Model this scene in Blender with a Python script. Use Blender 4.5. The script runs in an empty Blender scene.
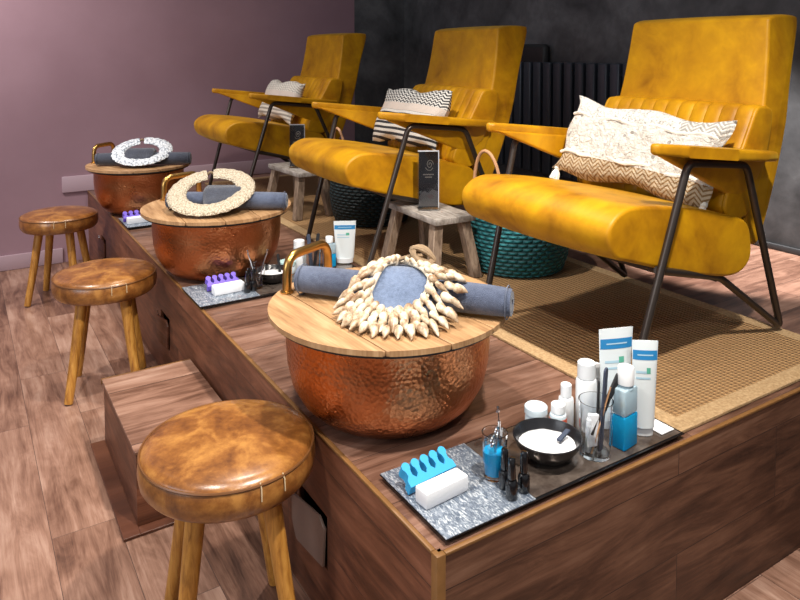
import bpy, bmesh, math, random
from mathutils import Vector, Matrix, Euler
random.seed(7)
R = math.radians
sc = bpy.context.scene
COL = sc.collection

# ------------------------------------------------------------------ camera
CX, CY, CZ = -0.78, -1.105, 1.5
cam_d = bpy.data.cameras.new('camera')
cam = bpy.data.objects.new('camera', cam_d)
COL.objects.link(cam)
cam_d.sensor_width = 36
cam_d.lens = 708.0 / 800 * 36
cam_d.shift_y = (89.1 - 300) / 800.0
cam.location = (CX, CY, CZ)
cam.rotation_euler = (R(90 - 3), 0, -R(32.1))
cam_d.clip_start = 0.05
sc.camera = cam

# ------------------------------------------------------------------ light
sc.view_settings.view_transform = 'Standard'
sc.view_settings.look = 'None'
sc.view_settings.gamma = 1
sc.view_settings.use_curve_mapping = False
sc.view_settings.exposure = 0.0
W = bpy.data.worlds.new('world')
sc.world = W
W.use_nodes = True
W.node_tree.nodes['Background'].inputs[0].default_value = (0.92, 0.93, 1.0, 1)
W.node_tree.nodes['Background'].inputs[1].default_value = 0.22


def spot(name, loc, target, power, size=85, blend=0.6, radius=0.05, col=(1, .93, .84)):
    d = bpy.data.lights.new(name, 'SPOT')
    d.energy = power; d.spot_size = R(size); d.spot_blend = blend
    d.shadow_soft_size = radius; d.color = col
    o = bpy.data.objects.new(name, d); COL.objects.link(o)
    o.location = loc
    o.rotation_euler = (Vector(target) - Vector(loc)).to_track_quat('-Z', 'Y').to_euler()
    return o


def area(name, loc, target, power, sx, sy, col=(1, 1, 1)):
    d = bpy.data.lights.new(name, 'AREA')
    d.shape = 'RECTANGLE'; d.size = sx; d.size_y = sy; d.energy = power; d.color = col
    o = bpy.data.objects.new(name, d); COL.objects.link(o)
    o.location = loc
    o.rotation_euler = (Vector(target) - Vector(loc)).to_track_quat('-Z', 'Y').to_euler()
    return o


spot('overhead_spot', (0.35, -0.55, 2.9), (0.75, 0.45, 0.5), 330, 80, .7)
spot('overhead_spot', (0.30, 1.2, 2.9), (0.5, 1.5, 0.5), 175, 80, .7)
spot('overhead_spot', (0.35, 2.8, 2.9), (0.6, 3.1, 0.5), 100, 75, .7)
spot('overhead_spot', (-0.85, 0.2, 2.9), (-0.55, 0.7, 0.0), 170, 85, .7)
spot('overhead_spot', (-1.0, 2.3, 2.9), (-0.8, 2.5, 0.0), 150, 85, .7)
spot('wall_fill_spot', (-1.5, 3.2, 2.9), (-1.0, 4.4, 1.2), 240, 120, .9, .15, (1, .95, .93))  # added spot, brightens the left of the mauve wall
spot('overhead_spot', (2.25, 0.9, 2.9), (2.40, 0.90, 0.5), 1100, 28, .25, col=(1, .98, .96))  # added spot, makes the bright floor patch behind the nearest armchair
spot('overhead_spot', (-0.3, -1.6, 2.9), (0.5, -.1, 0.3), 80, 60, .8)  # added front spot, lightens the front of the platform
area('window_daylight', (-3.6, 0.2, 1.9), (0.5, 1.6, 0.6), 60, 2.4, 1.6, (.88, .93, 1.0))


# ------------------------------------------------------------------ materials
class NT:
    def __init__(s, name):
        s.m = bpy.data.materials.new(name); s.m.use_nodes = True
        s.t = s.m.node_tree; s.b = s.t.nodes['Principled BSDF']
        s._c = None

    def n(s, typ, **kw):
        nd = s.t.nodes.new('ShaderNode' + typ)
        for k, v in kw.items():
            setattr(nd, k, v)
        return nd

    def l(s, a, b):
        s.t.links.new(a, b)

    def put(s, sock, v):
        if isinstance(v, bpy.types.NodeSocket):
            s.l(v, sock)
        else:
            sock.default_value = v

    def obj(s):
        if s._c is None:
            s._c = s.n('TexCoord').outputs['Object']
        return s._c

    def axes(s, order, scale=(1, 1, 1)):
        sp = s.n('SeparateXYZ'); s.l(s.obj(), sp.inputs[0])
        cb = s.n('CombineXYZ')
        for i, a in enumerate(order):
            if a in 'xyz':
                v = s.math('MULTIPLY', sp.outputs['xyz'.index(a)], scale[i])
                s.l(v, cb.inputs[i])
        return cb.outputs[0]

    def math(s, op, a, b=0.0, c=None):
        m = s.n('Math', operation=op)
        s.put(m.inputs[0], a); s.put(m.inputs[1], b)
        if c is not None: s.put(m.inputs[2], c)
        return m.outputs[0]

    def scalev(s, v, sc_):
        m = s.n('VectorMath', operation='MULTIPLY')
        s.put(m.inputs[0], v); m.inputs[1].default_value = sc_
        return m.outputs[0]

    def noise(s, v, scale, detail=4, rough=.6, dist=0.):
        x = s.n('TexNoise'); s.l(v, x.inputs['Vector'])
        x.inputs['Scale'].default_value = scale; x.inputs['Detail'].default_value = detail
        x.inputs['Roughness'].default_value = rough; x.inputs['Distortion'].default_value = dist
        return x.outputs['Fac']

    def ramp(s, f, stops):
        r = s.n('ValToRGB'); s.l(f, r.inputs[0])
        e = r.color_ramp.elements
        while len(e) < len(stops): e.new(.5)
        for el, (p, c) in zip(e, stops):
            el.position = p; el.color = (c[0], c[1], c[2], 1) if not isinstance(c, (int, float)) else (c, c, c, 1)
        return r.outputs[0]

    def mix(s, f, a, b, mode='MIX'):
        m = s.n('Mix', data_type='RGBA', blend_type=mode)
        s.put(m.inputs[0], f)
        for i, v in ((6, a), (7, b)):
            if isinstance(v, tuple): v = (v[0], v[1], v[2], 1)
            s.put(m.inputs[i], v)
        return m.outputs[2]

    def bump(s, h, strength=.3, dist=.01):
        b = s.n('Bump'); s.l(h, b.inputs['Height'])
        b.inputs['Strength'].default_value = strength; b.inputs['Distance'].default_value = dist
        s.l(b.outputs[0], s.b.inputs['Normal'])

    def set(s, **kw):
        names = dict(col='Base Color', rough='Roughness', metal='Metallic', trans='Transmission Weight', ior='IOR',
                     sheen='Sheen Weight', srough='Sheen Roughness', stint='Sheen Tint', coat='Coat Weight', crough='Coat Roughness', spec='Specular IOR Level',
                     alpha='Alpha', aniso='Anisotropic', sss='Subsurface Weight')
        for k, v in kw.items():
            sk = s.b.inputs[names[k]]
            if isinstance(v, tuple): v = (v[0], v[1], v[2], 1)
            s.put(sk, v)
        return s


def plain(name, col, rough=.5, metal=0., var=.0, vscale=20, bump=0., bscale=200, bdist=.002, **kw):
    t = NT(name)
    if var:
        f = t.noise(t.obj(), vscale, 4)
        c = t.mix(f, tuple(x * (1 - var) for x in col), tuple(min(1, x * (1 + var)) for x in col))
    else:
        c = col
    t.set(col=c, rough=rough, metal=metal, **kw)
    if bump:
        t.bump(t.noise(t.obj(), bscale, 3), bump, bdist)
    return t.m


def planks(name, order, stops, width=.18, length=1.2, rough=.38, seam=(.03, .015, .012), seamsize=.002, tintvar=.35, gs=1.0, spec=.5):
    """order[0] = along the grain, order[1] = across"""
    t = NT(name)
    v = t.axes(order + '-')
    br = t.n('TexBrick'); t.l(v, br.inputs['Vector'])
    br.offset = .37; br.inputs['Scale'].default_value = 1
    br.inputs['Brick Width'].default_value = length; br.inputs['Row Height'].default_value = width
    br.inputs['Mortar Size'].default_value = seamsize; br.inputs['Mortar Smooth'].default_value = .3
    br.inputs['Color1'].default_value = (0, 0, 0, 1); br.inputs['Color2'].default_value = (1, 1, 1, 1)
    br.inputs['Mortar'].default_value = (.5, .5, .5, 1)
    off = t.n('VectorMath', operation='MULTIPLY_ADD')
    t.l(br.outputs['Color'], off.inputs[0]); off.inputs[1].default_value = (3.1, 5.7, 0); t.l(v, off.inputs[2])
    g1 = t.noise(t.scalev(off.outputs[0], (1.3 * gs, 9 * gs, 1)), 2.2, 6, .65, .9)
    g2 = t.noise(t.scalev(off.outputs[0], (3 * gs, 90 * gs, 1)), 2.0, 4, .6, .3)
    g3 = t.noise(off.outputs[0], 3.2 * gs, 3, .6, .5)
    f = t.math('ADD', t.math('MULTIPLY', g1, .6), t.math('MULTIPLY', g2, .2))
    f = t.math('ADD', f, t.math('MULTIPLY', g3, .3))
    f = t.math('SUBTRACT', f, .05)
    sp = t.n('SeparateColor'); t.l(br.outputs['Color'], sp.inputs[0])
    f = t.math('ADD', f, t.math('MULTIPLY', t.math('SUBTRACT', sp.outputs[0], .5), tintvar * .3))
    c = t.ramp(f, stops)
    c = t.mix(br.outputs['Fac'], c, seam)
    t.set(col=c, rough=t.math('ADD', t.math('MULTIPLY', g2, .25), rough - .1), spec=spec)
    t.bump(t.math('SUBTRACT', t.math('MULTIPLY', g2, .3), br.outputs['Fac']), .25, .003)
    return t.m


M = {}
mauve_wood = [(.31, (.050, .021, .013)), (.43, (.145, .070, .045)), (.55, (.27, .147, .101)), (.70, (.42, .265, .20))]
dark_wood = [(.30, (.026, .0095, .005)), (.42, (.085, .035, .019)), (.54, (.165, .076, .043)), (.70, (.27, .145, .092))]
M['floor'] = planks('floor_planks', 'yx', mauve_wood, .19, 1.25, .36, seam=(.06, .033, .026), seamsize=.001, tintvar=.55)
M['deck'] = planks('deck_planks', 'xy', [(p, (c[0] * .82, c[1] * .80, c[2] * .80)) for p, c in mauve_wood], .19, 1.3, .30, seamsize=.0012)
M['front'] = planks('front_planks', 'xz', dark_wood, .21, 1.2, .5, tintvar=.5, seamsize=.0012)
M['side'] = planks('side_planks', 'yz', [(p, (c[0] * 1.05, c[1] * .82, c[2] * .72)) for p, c in dark_wood], .21, 1.2, .42, tintvar=.4, seamsize=.0012)
M['step_top'] = planks('step_top_planks', 'xy', mauve_wood, .4, 1.3, .36)
M['gold_edge'] = plain('golden_edge_band', (.20, .095, .030), .4, var=.3, vscale=30)

t = NT('mauve_plaster')
f = t.noise(t.obj(), 1.1, 5, .6)
t.set(col=t.ramp(f, [(.3, (.28, .165, .195)), (.7, (.35, .215, .25))]), rough=.6)
t.bump(t.noise(t.obj(), 60, 3), .06, .004); M['mauve'] = t.m
t = NT('dark_concrete')
f = t.noise(t.obj(), 1.6, 8, .62, .4)
f2 = t.noise(t.obj(), 7, 6, .6, .3)
t.set(col=t.ramp(t.math('ADD', t.math('MULTIPLY', f, .7), t.math('MULTIPLY', f2, .3)), [(.36, (.034, .034, .036)), (.5, (.085, .085, .089)), (.66, (.18, .18, .185))]), rough=.62)
t.bump(f2, .15, .006); M['concrete'] = t.m
M['skirting'] = plain('skirting_paint', (.46, .33, .37), .45)
M['skirting_dark'] = plain('dark_skirting_paint', (.03, .03, .032), .5)

t = NT('mustard_velvet')
f = t.noise(t.obj(), 3.2, 4, .6, .8)
f2 = t.noise(t.obj(), 14, 3, .6, .4)
fac = t.math('ADD', t.math('MULTIPLY', f, .75), t.math('MULTIPLY', f2, .25))
t.set(col=t.ramp(fac, [(.30, (.24, .085, .001)), (.46, (.47, .210, .002)), (.62, (.65, .325, .003))]), rough=.48, sheen=.25, srough=.35, stint=(1, .70, .08), spec=.35)
t.bump(t.noise(t.obj(), 260, 2), .12, .001); M['velvet'] = t.m
M['steel'] = plain('dark_bronze_steel', (.075, .060, .052), .36, .75)

t = NT('tan_leather')
f = t.noise(t.obj(), 9, 7, .62, .6); f2 = t.noise(t.obj(), 45, 4, .7)
t.set(col=t.ramp(t.math('ADD', t.math('MULTIPLY', f, .7), t.math('MULTIPLY', f2, .3)), [(.33, (.085, .026, .007)), (.48, (.23, .085, .018)), (.62, (.42, .19, .045))]), rough=.30, coat=.25, crough=.25)
t.bump(t.math('ADD', f2, f), .15, .003); M['leather'] = t.m
M['leather_dark'] = plain('leather_seam', (.14, .055, .016), .4, var=.3)
M['thread'] = plain('waxed_thread', (.55, .42, .26), .6)
t = NT('oak_leg')
f = t.noise(t.scalev(t.obj(), (9, 9, 1.2)), 8, 5, .6, .5)
t.set(col=t.ramp(f, [(.3, (.25, .095, .014)), (.5, (.48, .215, .038)), (.7, (.62, .32, .07))]), rough=.42); M['oak'] = t.m
t = NT('weathered_wood')
f = t.noise(t.scalev(t.obj(), (12, 2.2, 4)), 7, 6, .65, .5)
t.set(col=t.ramp(f, [(.3, (.13, .105, .088)), (.5, (.30, .265, .235)), (.7, (.48, .44, .40))]), rough=.7)
t.bump(f, .3, .003); M['grey_wood'] = t.m
t = NT('weathered_leg_wood')
f = t.noise(t.scalev(t.obj(), (12, 12, 1.6)), 7, 6, .65, .5)
t.set(col=t.ramp(f, [(.3, (.10, .062, .040)), (.5, (.235, .165, .115)), (.7, (.36, .27, .20))]), rough=.7)
t.bump(f, .3, .003); M['leg_wood'] = t.m

t = NT('hammered_copper')
vo = t.n('TexVoronoi', feature='F1'); t.l(t.obj(), vo.inputs['Vector']); vo.inputs['Scale'].default_value = 95
f = t.noise(t.obj(), 5, 4, .6)
t.set(col=t.ramp(f, [(.3, (.36, .125, .045)), (.7, (.62, .26, .115))]), metal=1., rough=t.math('ADD', t.math('MULTIPLY', f, .14), .22))
t.bump(vo.outputs['Distance'], .38, .004); M['copper'] = t.m
M['brass'] = plain('aged_brass', (.50, .29, .09), .30, 1., var=.2)

t = NT('lid_timber')
v = t.scalev(t.obj(), (14, 1.4, 1))
f = t.noise(v, 3, 6, .6, .6); f2 = t.noise(t.scalev(t.obj(), (70, 4, 1)), 3, 3)
t.set(col=t.ramp(t.math('ADD', t.math('MULTIPLY', f, .7), t.math('MULTIPLY', f2, .3)), [(.3, (.20, .100, .042)), (.5, (.38, .215, .100)), (.68, (.54, .34, .18))]), rough=.45); M['lid'] = t.m
M['lid_dark'] = plain('lid_batten', (.018, .012, .010), .5)


def towel_mat(name, a, b):
    t = NT(name)
    f = t.noise(t.obj(), 90, 4, .7); g = t.noise(t.obj(), 9, 3)
    t.set(col=t.ramp(t.math('ADD', t.math('MULTIPLY', f, .5), t.math('MULTIPLY', g, .5)), [(.38, a), (.62, b)]), rough=.95, sheen=.3, srough=.6)
    t.bump(t.noise(t.obj(), 420, 3), .8, .003)
    return t.m


M['towel'] = towel_mat('blue_grey_terry', (.032, .045, .088), (.078, .102, .168))
M['towel_light'] = towel_mat('light_blue_terry', (.055, .085, .155), (.13, .18, .29))
M['towel_dark'] = towel_mat('slate_terry', (.016, .020, .036), (.042, .050, .078))

t = NT('cowrie_shell')
f = t.noise(t.n('NewGeometry').outputs['Position'], 38, 4)
t.set(col=t.ramp(f, [(.36, (.24, .14, .075)), (.5, (.52, .40, .27)), (.64, (.72, .64, .52))]), rough=.35)
t.bump(t.noise(t.scalev(t.obj(), (1, 1, 5)), 80, 3), .3, .002); M['shell'] = t.m
M['cord'] = plain('cream_cord', (.62, .54, .42), .8, var=.2, vscale=80, bump=.6, bscale=300)
M['twine'] = plain('brown_twine', (.25, .17, .10), .85, var=.4, vscale=60, bump=.6, bscale=200)
t = NT('cream_beads')
vo = t.n('TexVoronoi'); t.l(t.obj(), vo.inputs['Vector']); vo.inputs['Scale'].default_value = 130
t.set(col=t.ramp(vo.outputs['Distance'], [(.1, (.68, .60, .47)), (.8, (.36, .29, .20))]), rough=.6)
t.bump(vo.outputs['Distance'], 1., .006); M['beads'] = t.m
t = NT('white_shell_beads')
vo = t.n('TexVoronoi'); t.l(t.obj(), vo.inputs['Vector']); vo.inputs['Scale'].default_value = 75
t.set(col=t.ramp(vo.outputs['Distance'], [(.1, (.86, .88, .90)), (.55, (.66, .70, .74)), (.9, (.22, .26, .32))]), rough=.4)
t.bump(vo.outputs['Distance'], 1., .009); M['beads_white'] = t.m

t = NT('jute_weave')
wv = t.n('TexWave', wave_type='BANDS', bands_direction='X', wave_profile='SIN')
t.l(t.obj(), wv.inputs['Vector']); wv.inputs['Scale'].default_value = 16
wv.inputs['Distortion'].default_value = 1.6; wv.inputs['Detail'].default_value = 2; wv.inputs['Detail Scale'].default_value = 3
w2 = t.n('TexWave', wave_type='BANDS', bands_direction='Y', wave_profile='SIN')
t.l(t.obj(), w2.inputs['Vector']); w2.inputs['Scale'].default_value = 26
w2.inputs['Distortion'].default_value = 2.5; w2.inputs['Detail'].default_value = 2
h = t.math('MULTIPLY', t.math('ADD', wv.outputs['Fac'], .35), t.math('ADD', w2.outputs['Fac'], .5))
nz = t.noise(t.obj(), 5, 4)
c = t.ramp(h, [(.1, (.16, .078, .028)), (.6, (.36, .200, .082)), (1., (.50, .31, .14))])
t.set(col=t.mix(t.math('MULTIPLY', nz, .7), c, (.34, .185, .075)), rough=.9)
t.bump(h, .9, .006); M['jute'] = t.m
t = NT('jute_border')
f = t.noise(t.obj(), 120, 4)
t.set(col=t.ramp(f, [(.35, (.33, .205, .095)), (.65, (.50, .34, .18))]), rough=.85)
t.bump(f, .4, .003); M['jute_border'] = t.m
M['jute_edge'] = plain('jute_edge_binding', (.085, .05, .022), .9)

t = NT('teal_basket_weave')
v = t.obj()
sp = t.n('SeparateXYZ'); t.l(v, sp.inputs[0])
ang = t.math('ARCTAN2', sp.outputs[1], sp.outputs[0])
h = t.math('MULTIPLY', t.math('ABSOLUTE', t.math('SINE', t.math('ADD', t.math('MULTIPLY', ang, 18), t.math('MULTIPLY', t.math('FLOOR', t.math('MULTIPLY', sp.outputs[2], 55)), 1.57)))),
           t.math('ABSOLUTE', t.math('SINE', t.math('MULTIPLY', sp.outputs[2], 172.8))))
t.set(col=t.ramp(h, [(.0, (.004, .075, .088)), (.6, (.006, .13, .15)), (1., (.014, .21, .235))]), rough=.7)
t.bump(h, 1., .012); M['teal'] = t.m
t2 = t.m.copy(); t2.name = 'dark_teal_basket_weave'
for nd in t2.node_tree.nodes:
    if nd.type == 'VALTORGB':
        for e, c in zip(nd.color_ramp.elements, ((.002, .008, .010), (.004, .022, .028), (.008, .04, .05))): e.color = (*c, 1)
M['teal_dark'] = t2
M['rim_white'] = plain('white_rope', (.72, .72, .68), .8, bump=.6, bscale=150, bdist=.004)
M['tan_handle'] = plain('tan_leather_handle', (.56, .30, .15), .5, var=.15)
M['radiator'] = plain('anthracite_enamel', (.050, .062, .080), .34, .2)
M['black_panel'] = plain('black_satin', (.010, .010, .011), .45)

# tray top: crinkled silver grey
t = NT('silver_grey_tray')
v = t.scalev(t.obj(), (1, .35, 1))
f = t.noise(v, 170, 3, .6, 1.2); g = t.noise(t.obj(), 14, 3)
t.set(col=t.ramp(f, [(.40, (.10, .13, .18)), (.53, (.22, .26, .32)), (.66, (.62, .66, .70))]), rough=.32, metal=.25, spec=.7)
t.bump(f, .5, .004); M['tray_top'] = t.m
t = NT('brown_tray_reflection')  # brown tones stand in for reflections on the tray
f = t.noise(t.obj(), 25, 4)
t.set(col=t.ramp(f, [(.35, (.075, .055, .045)), (.7, (.19, .15, .125))]), rough=.12, metal=.4); M['tray_reflection'] = t.m
M['tray_black'] = plain('tray_black', (.008, .008, .009), .22)
M['white_plastic'] = plain('white_plastic', (.78, .80, .82), .35)
M['white_foam'] = plain('white_foam', (.80, .81, .84), .7, bump=.3, bscale=300)
M['milky'] = plain('milky_plastic', (.62, .72, .78), .3)
M['blue_foam'] = plain('sky_blue_foam', (.03, .36, .68), .55)
M['purple_foam'] = plain('violet_foam', (.16, .10, .55), .55)
M['black_gloss'] = plain('black_gloss', (.006, .006, .007), .08, coat=.6)
M['black_satin'] = plain('black_satin_ceramic', (.012, .012, .014), .25)
M['file_black'] = plain('emery_black', (.015, .015, .018), .8, bump=.5, bscale=900)
M['file_blue'] = plain('emery_navy', (.045, .06, .10), .7, bump=.5, bscale=900)
M['stick'] = plain('orangewood', (.48, .26, .13), .6)
M['chrome'] = plain('polished_steel', (.62, .63, .65), .15, 1.)
M['red_label'] = plain('orange_red_label', (.72, .10, .035), .5)
M['blue_label'] = plain('blue_label', (.02, .22, .50), .5)
M['pale_label'] = plain('pale_print', (.42, .62, .74), .5)
M['green_label'] = plain('green_print', (.10, .42, .30), .5)
M['tube'] = plain('white_tube', (.74, .80, .82), .32)
M['salt'] = plain('bath_salt', (.86, .87, .90), .8, bump=.9, bscale=240, bdist=.006)
M['mint'] = plain('mint_cap', (.45, .66, .66), .4)


def thin_glass(name, col=(1, 1, 1), a=.22, rough=.03):
    """clear drinking glass: a glossy coat over mostly clear"""
    t = NT(name)
    t.set(col=col, rough=rough, trans=1., ior=1.38)
    return t.m


M['glass'] = thin_glass('clear_glass', (.95, .98, 1.))
M['acrylic'] = thin_glass('clear_acrylic', (.95, .97, 1.))
M['blue_liquid'] = plain('blue_liquid', (.015, .42, .80), .12, trans=.35, ior=1.2)
M['clear_plastic'] = plain('frosted_plastic', (.55, .72, .82), .2, trans=.4, ior=1.15)
M['sign_black'] = plain('sign_black_card', (.014, .014, .018), .25)
M['sign_grey'] = plain('sign_grey_print', (.10, .095, .095), .3)
M['sign_print'] = plain('sign_gold_print', (.50, .45, .36), .4)
M['sign_white'] = plain('sign_white_edge', (.55, .57, .60), .3)
M['rubber'] = plain('black_rubber', (.012, .012, .012), .6)


def pillow_mat(kind):
    t = NT(kind + '_pillow_cloth')
    sp = t.n('SeparateXYZ'); t.l(t.obj(), sp.inputs[0])
    x, z = sp.outputs[0], sp.outputs[2]

    def tri(period, amp):
        return t.math('MULTIPLY', t.math('PINGPONG', x, period / 2), amp * 2 / period)
    if kind == 'white_macrame':
        zz = t.math('FRACT', t.math('MULTIPLY', t.math('ADD', z, tri(.045, .022)), 62))
        zig = t.math('GREATER_THAN', zz, .42)
        low = t.math('LESS_THAN', z, -.078)
        hi = t.math('GREATER_THAN', z, .082)
        body = t.mix(t.noise(t.obj(), 12, 3), (.68, .64, .57), (.82, .79, .73))
        right = t.math('MULTIPLY', hi, t.math('LESS_THAN', x, -.16))
        faint = t.mix(t.math('MULTIPLY', zig, .75), (.82, .79, .73), (.33, .30, .27))
        dots = t.n('TexVoronoi'); t.l(t.obj(), dots.inputs['Vector']); dots.inputs['Scale'].default_value = 95
        top = t.mix(t.math('LESS_THAN', dots.outputs['Distance'], .33), (.82, .79, .73), (.55, .52, .47))
        big = t.n('TexVoronoi'); t.l(t.obj(), big.inputs['Vector']); big.inputs['Scale'].default_value = 22
        body = t.mix(t.math('MULTIPLY', t.math('LESS_THAN', big.outputs['Distance'], .16), .75), body, (.25, .22, .19))
        c = t.mix(hi, body, top); c = t.mix(right, c, faint)
        c = t.mix(low, c, t.mix(zig, (.30, .18, .075), (.60, .49, .34)))
        h = t.math('ADD', t.noise(t.obj(), 55, 4, .7, .5), t.math('MULTIPLY', big.outputs['Distance'], .6))
        t.set(col=c, rough=.9); t.bump(h, 1., .02)
    else:
        dark, light = ((.025, .025, .03), (.62, .60, .56)) if kind == 'black_and_cream' else ((.30, .27, .24), (.66, .62, .55))
        zz = t.math('GREATER_THAN', t.math('FRACT', t.math('MULTIPLY', t.math('ADD', z, tri(.03, .012)), 60)), .5)
        hi = t.math('GREATER_THAN', z, .055)
        st = t.math('GREATER_THAN', t.math('FRACT', t.math('MULTIPLY', z, 38)), .52)
        mid = t.math('MULTIPLY', t.math('GREATER_THAN', z, .015), t.math('LESS_THAN', z, .055))
        pat = t.mix(zz, dark if kind == 'black_and_cream' else (.40, .37, .33), light)
        c = t.mix(st, light, dark)
        c = t.mix(mid, c, (.58, .50, .44)); c = t.mix(hi, c, pat)
        t.set(col=c, rough=.9); t.bump(t.noise(t.obj(), 150, 3), .6, .005)
    return t.m


# ------------------------------------------------------------------ geometry helpers
def link(o, parent=None, loc=None, rot=None):
    COL.objects.link(o)
    if parent is not None: o.parent = parent
    if loc is not None: o.location = loc
    if rot is not None: o.rotation_euler = rot
    return o


def obj(name, bm, mat, parent=None, loc=None, rot=None, smooth=True, angle=40):
    me = bpy.data.meshes.new(name)
    bmesh.ops.recalc_face_normals(bm, faces=bm.faces)
    bm.to_mesh(me); bm.free()
    for m in (mat if isinstance(mat, (list, tuple)) else [mat]):
        me.materials.append(M[m] if isinstance(m, str) else m)
    if smooth:
        for p in me.polygons: p.use_smooth = True
        try: me.set_sharp_from_angle(angle=R(angle))
        except Exception: pass
    o = bpy.data.objects.new(name, me)
    return link(o, parent, loc, rot)


def thing(name, label, cat, loc=(0, 0, 0), rz=0, group=None):
    o = bpy.data.objects.new(name, None); COL.objects.link(o)
    o.empty_display_size = .1
    o.location = loc; o.rotation_euler = (0, 0, rz)
    return tag(o, label, cat, group)


def tag(o, label, cat, group=None):
    o['label'] = label; o['category'] = cat
    if group: o['group'] = group
    return o


def struct(o):
    o['kind'] = 'structure'
    return o


def dup(root, loc, rot, label, group=None):
    def cp(o, par):
        c = o.copy(); COL.objects.link(c); c.parent = par
        if par is not None: c.matrix_parent_inverse = o.matrix_parent_inverse.copy()
        for ch in o.children: cp(ch, c)
        return c
    r = cp(root, None)
    r.location = loc; r.rotation_euler = rot; r['label'] = label
    if group: r['group'] = group
    return r


def box(bm, x0, x1, y0, y1, z0, z1, bev=0., seg=2, mi=0, mtx=None):
    vs = [bm.verts.new(p) for p in ((x0, y0, z0), (x1, y0, z0), (x1, y1, z0), (x0, y1, z0), (x0, y0, z1), (x1, y0, z1), (x1, y1, z1), (x0, y1, z1))]
    fs = [bm.faces.new([vs[i] for i in q]) for q in ((0, 3, 2, 1), (4, 5, 6, 7), (0, 1, 5, 4), (1, 2, 6, 5), (2, 3, 7, 6), (3, 0, 4, 7))]
    for f in fs: f.material_index = mi
    if bev:
        es = list({e for f in fs for e in f.edges})
        r = bmesh.ops.bevel(bm, geom=es, offset=bev, segments=seg, profile=.5, affect='EDGES')
        vs = list({v for f in r['faces'] for v in f.verts} | {v for v in vs if v.is_valid})
        for f in r['faces']: f.material_index = mi
    if mtx is not None:
        bmesh.ops.transform(bm, matrix=mtx, verts=[v for v in vs if v.is_valid])
    return bm


def lathe(bm, prof, n=32, mi=0, cap=True, c=(0, 0), wob=0.):
    rings = []
    for (r, z) in prof:
        if r <= 1e-6: rings.append([bm.verts.new((c[0], c[1], z))])
        else: rings.append([bm.verts.new((c[0] + r * math.cos(2 * math.pi * i / n), c[1] + r * math.sin(2 * math.pi * i / n), z)) for i in range(n)])
    for a, b in zip(rings, rings[1:]):
        for i in range(n):
            j = (i + 1) % n
            if len(a) == 1 and len(b) == 1: continue
            if len(a) == 1: f = bm.faces.new((a[0], b[i], b[j]))
            elif len(b) == 1: f = bm.faces.new((a[i], a[j], b[0]))
            else: f = bm.faces.new((a[i], a[j], b[j], b[i]))
            f.material_index = mi
    if cap:
        for g in (rings[0], rings[-1]):
            if len(g) > 2:
                f = bm.faces.new(g); f.material_index = mi
    return bm


def round_path(pts, rad, seg=6):
    pts = [Vector(p) for p in pts]; out = [pts[0]]
    for a, b, c in zip(pts, pts[1:], pts[2:]):
        u = (a - b); v = (c - b); r = min(rad, u.length * .45, v.length * .45)
        p, q = b + u.normalized() * r, b + v.normalized() * r
        for i in range(seg + 1):
            s = i / seg
            out.append(p.lerp(b, s).lerp(b.lerp(q, s), s))
    out.append(pts[-1])
    return out


def tube(bm, pts, r, n=10, closed=False, mi=0, rf=None):
    pts = [Vector(p) for p in pts]; m = len(pts); rings = []
    up = Vector((0, 0, 1))
    for i, p in enumerate(pts):
        if closed: d = pts[(i + 1) % m] - pts[i - 1]
        else: d = pts[min(i + 1, m - 1)] - pts[max(i - 1, 0)]
        d.normalize()
        if i == 0:
            a = up if abs(d.z) < .9 else Vector((1, 0, 0))
            x = d.cross(a).normalized()
        else:
            x = (x - d * x.dot(d)).normalized()
        y = d.cross(x)
        rr = r * (rf(i / (m - 1)) if rf else 1)
        rings.append([bm.verts.new(p + x * rr * math.cos(2 * math.pi * k / n) + y * rr * math.sin(2 * math.pi * k / n)) for k in range(n)])
    pairs = list(zip(rings, rings[1:])) + ([(rings[-1], rings[0])] if closed else [])
    for a, b in pairs:
        for k in range(n):
            f = bm.faces.new((a[k], a[(k + 1) % n], b[(k + 1) % n], b[k])); f.material_index = mi
    if not closed:
        for g in (rings[0], rings[-1]):
            f = bm.faces.new(g); f.material_index = mi
    return bm


def catmull(pts, n, closed=True):
    P_ = [Vector((*p, 0)) if len(p) == 2 else Vector(p) for p in pts]; m = len(P_); out = []
    rng = m if closed else m - 1
    for i in range(rng):
        if closed: p0, p1, p2, p3 = P_[i - 1], P_[i], P_[(i + 1) % m], P_[(i + 2) % m]
        else: p0, p1, p2, p3 = P_[max(i - 1, 0)], P_[i], P_[i + 1], P_[min(i + 2, m - 1)]
        for k in range(n):
            s = k / n
            out.append(.5 * ((2 * p1) + (p2 - p0) * s + (2 * p0 - 5 * p1 + 4 * p2 - p3) * s * s + (3 * p1 - p0 - 3 * p2 + p3) * s ** 3))
    if not closed: out.append(P_[-1])
    return out


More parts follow.
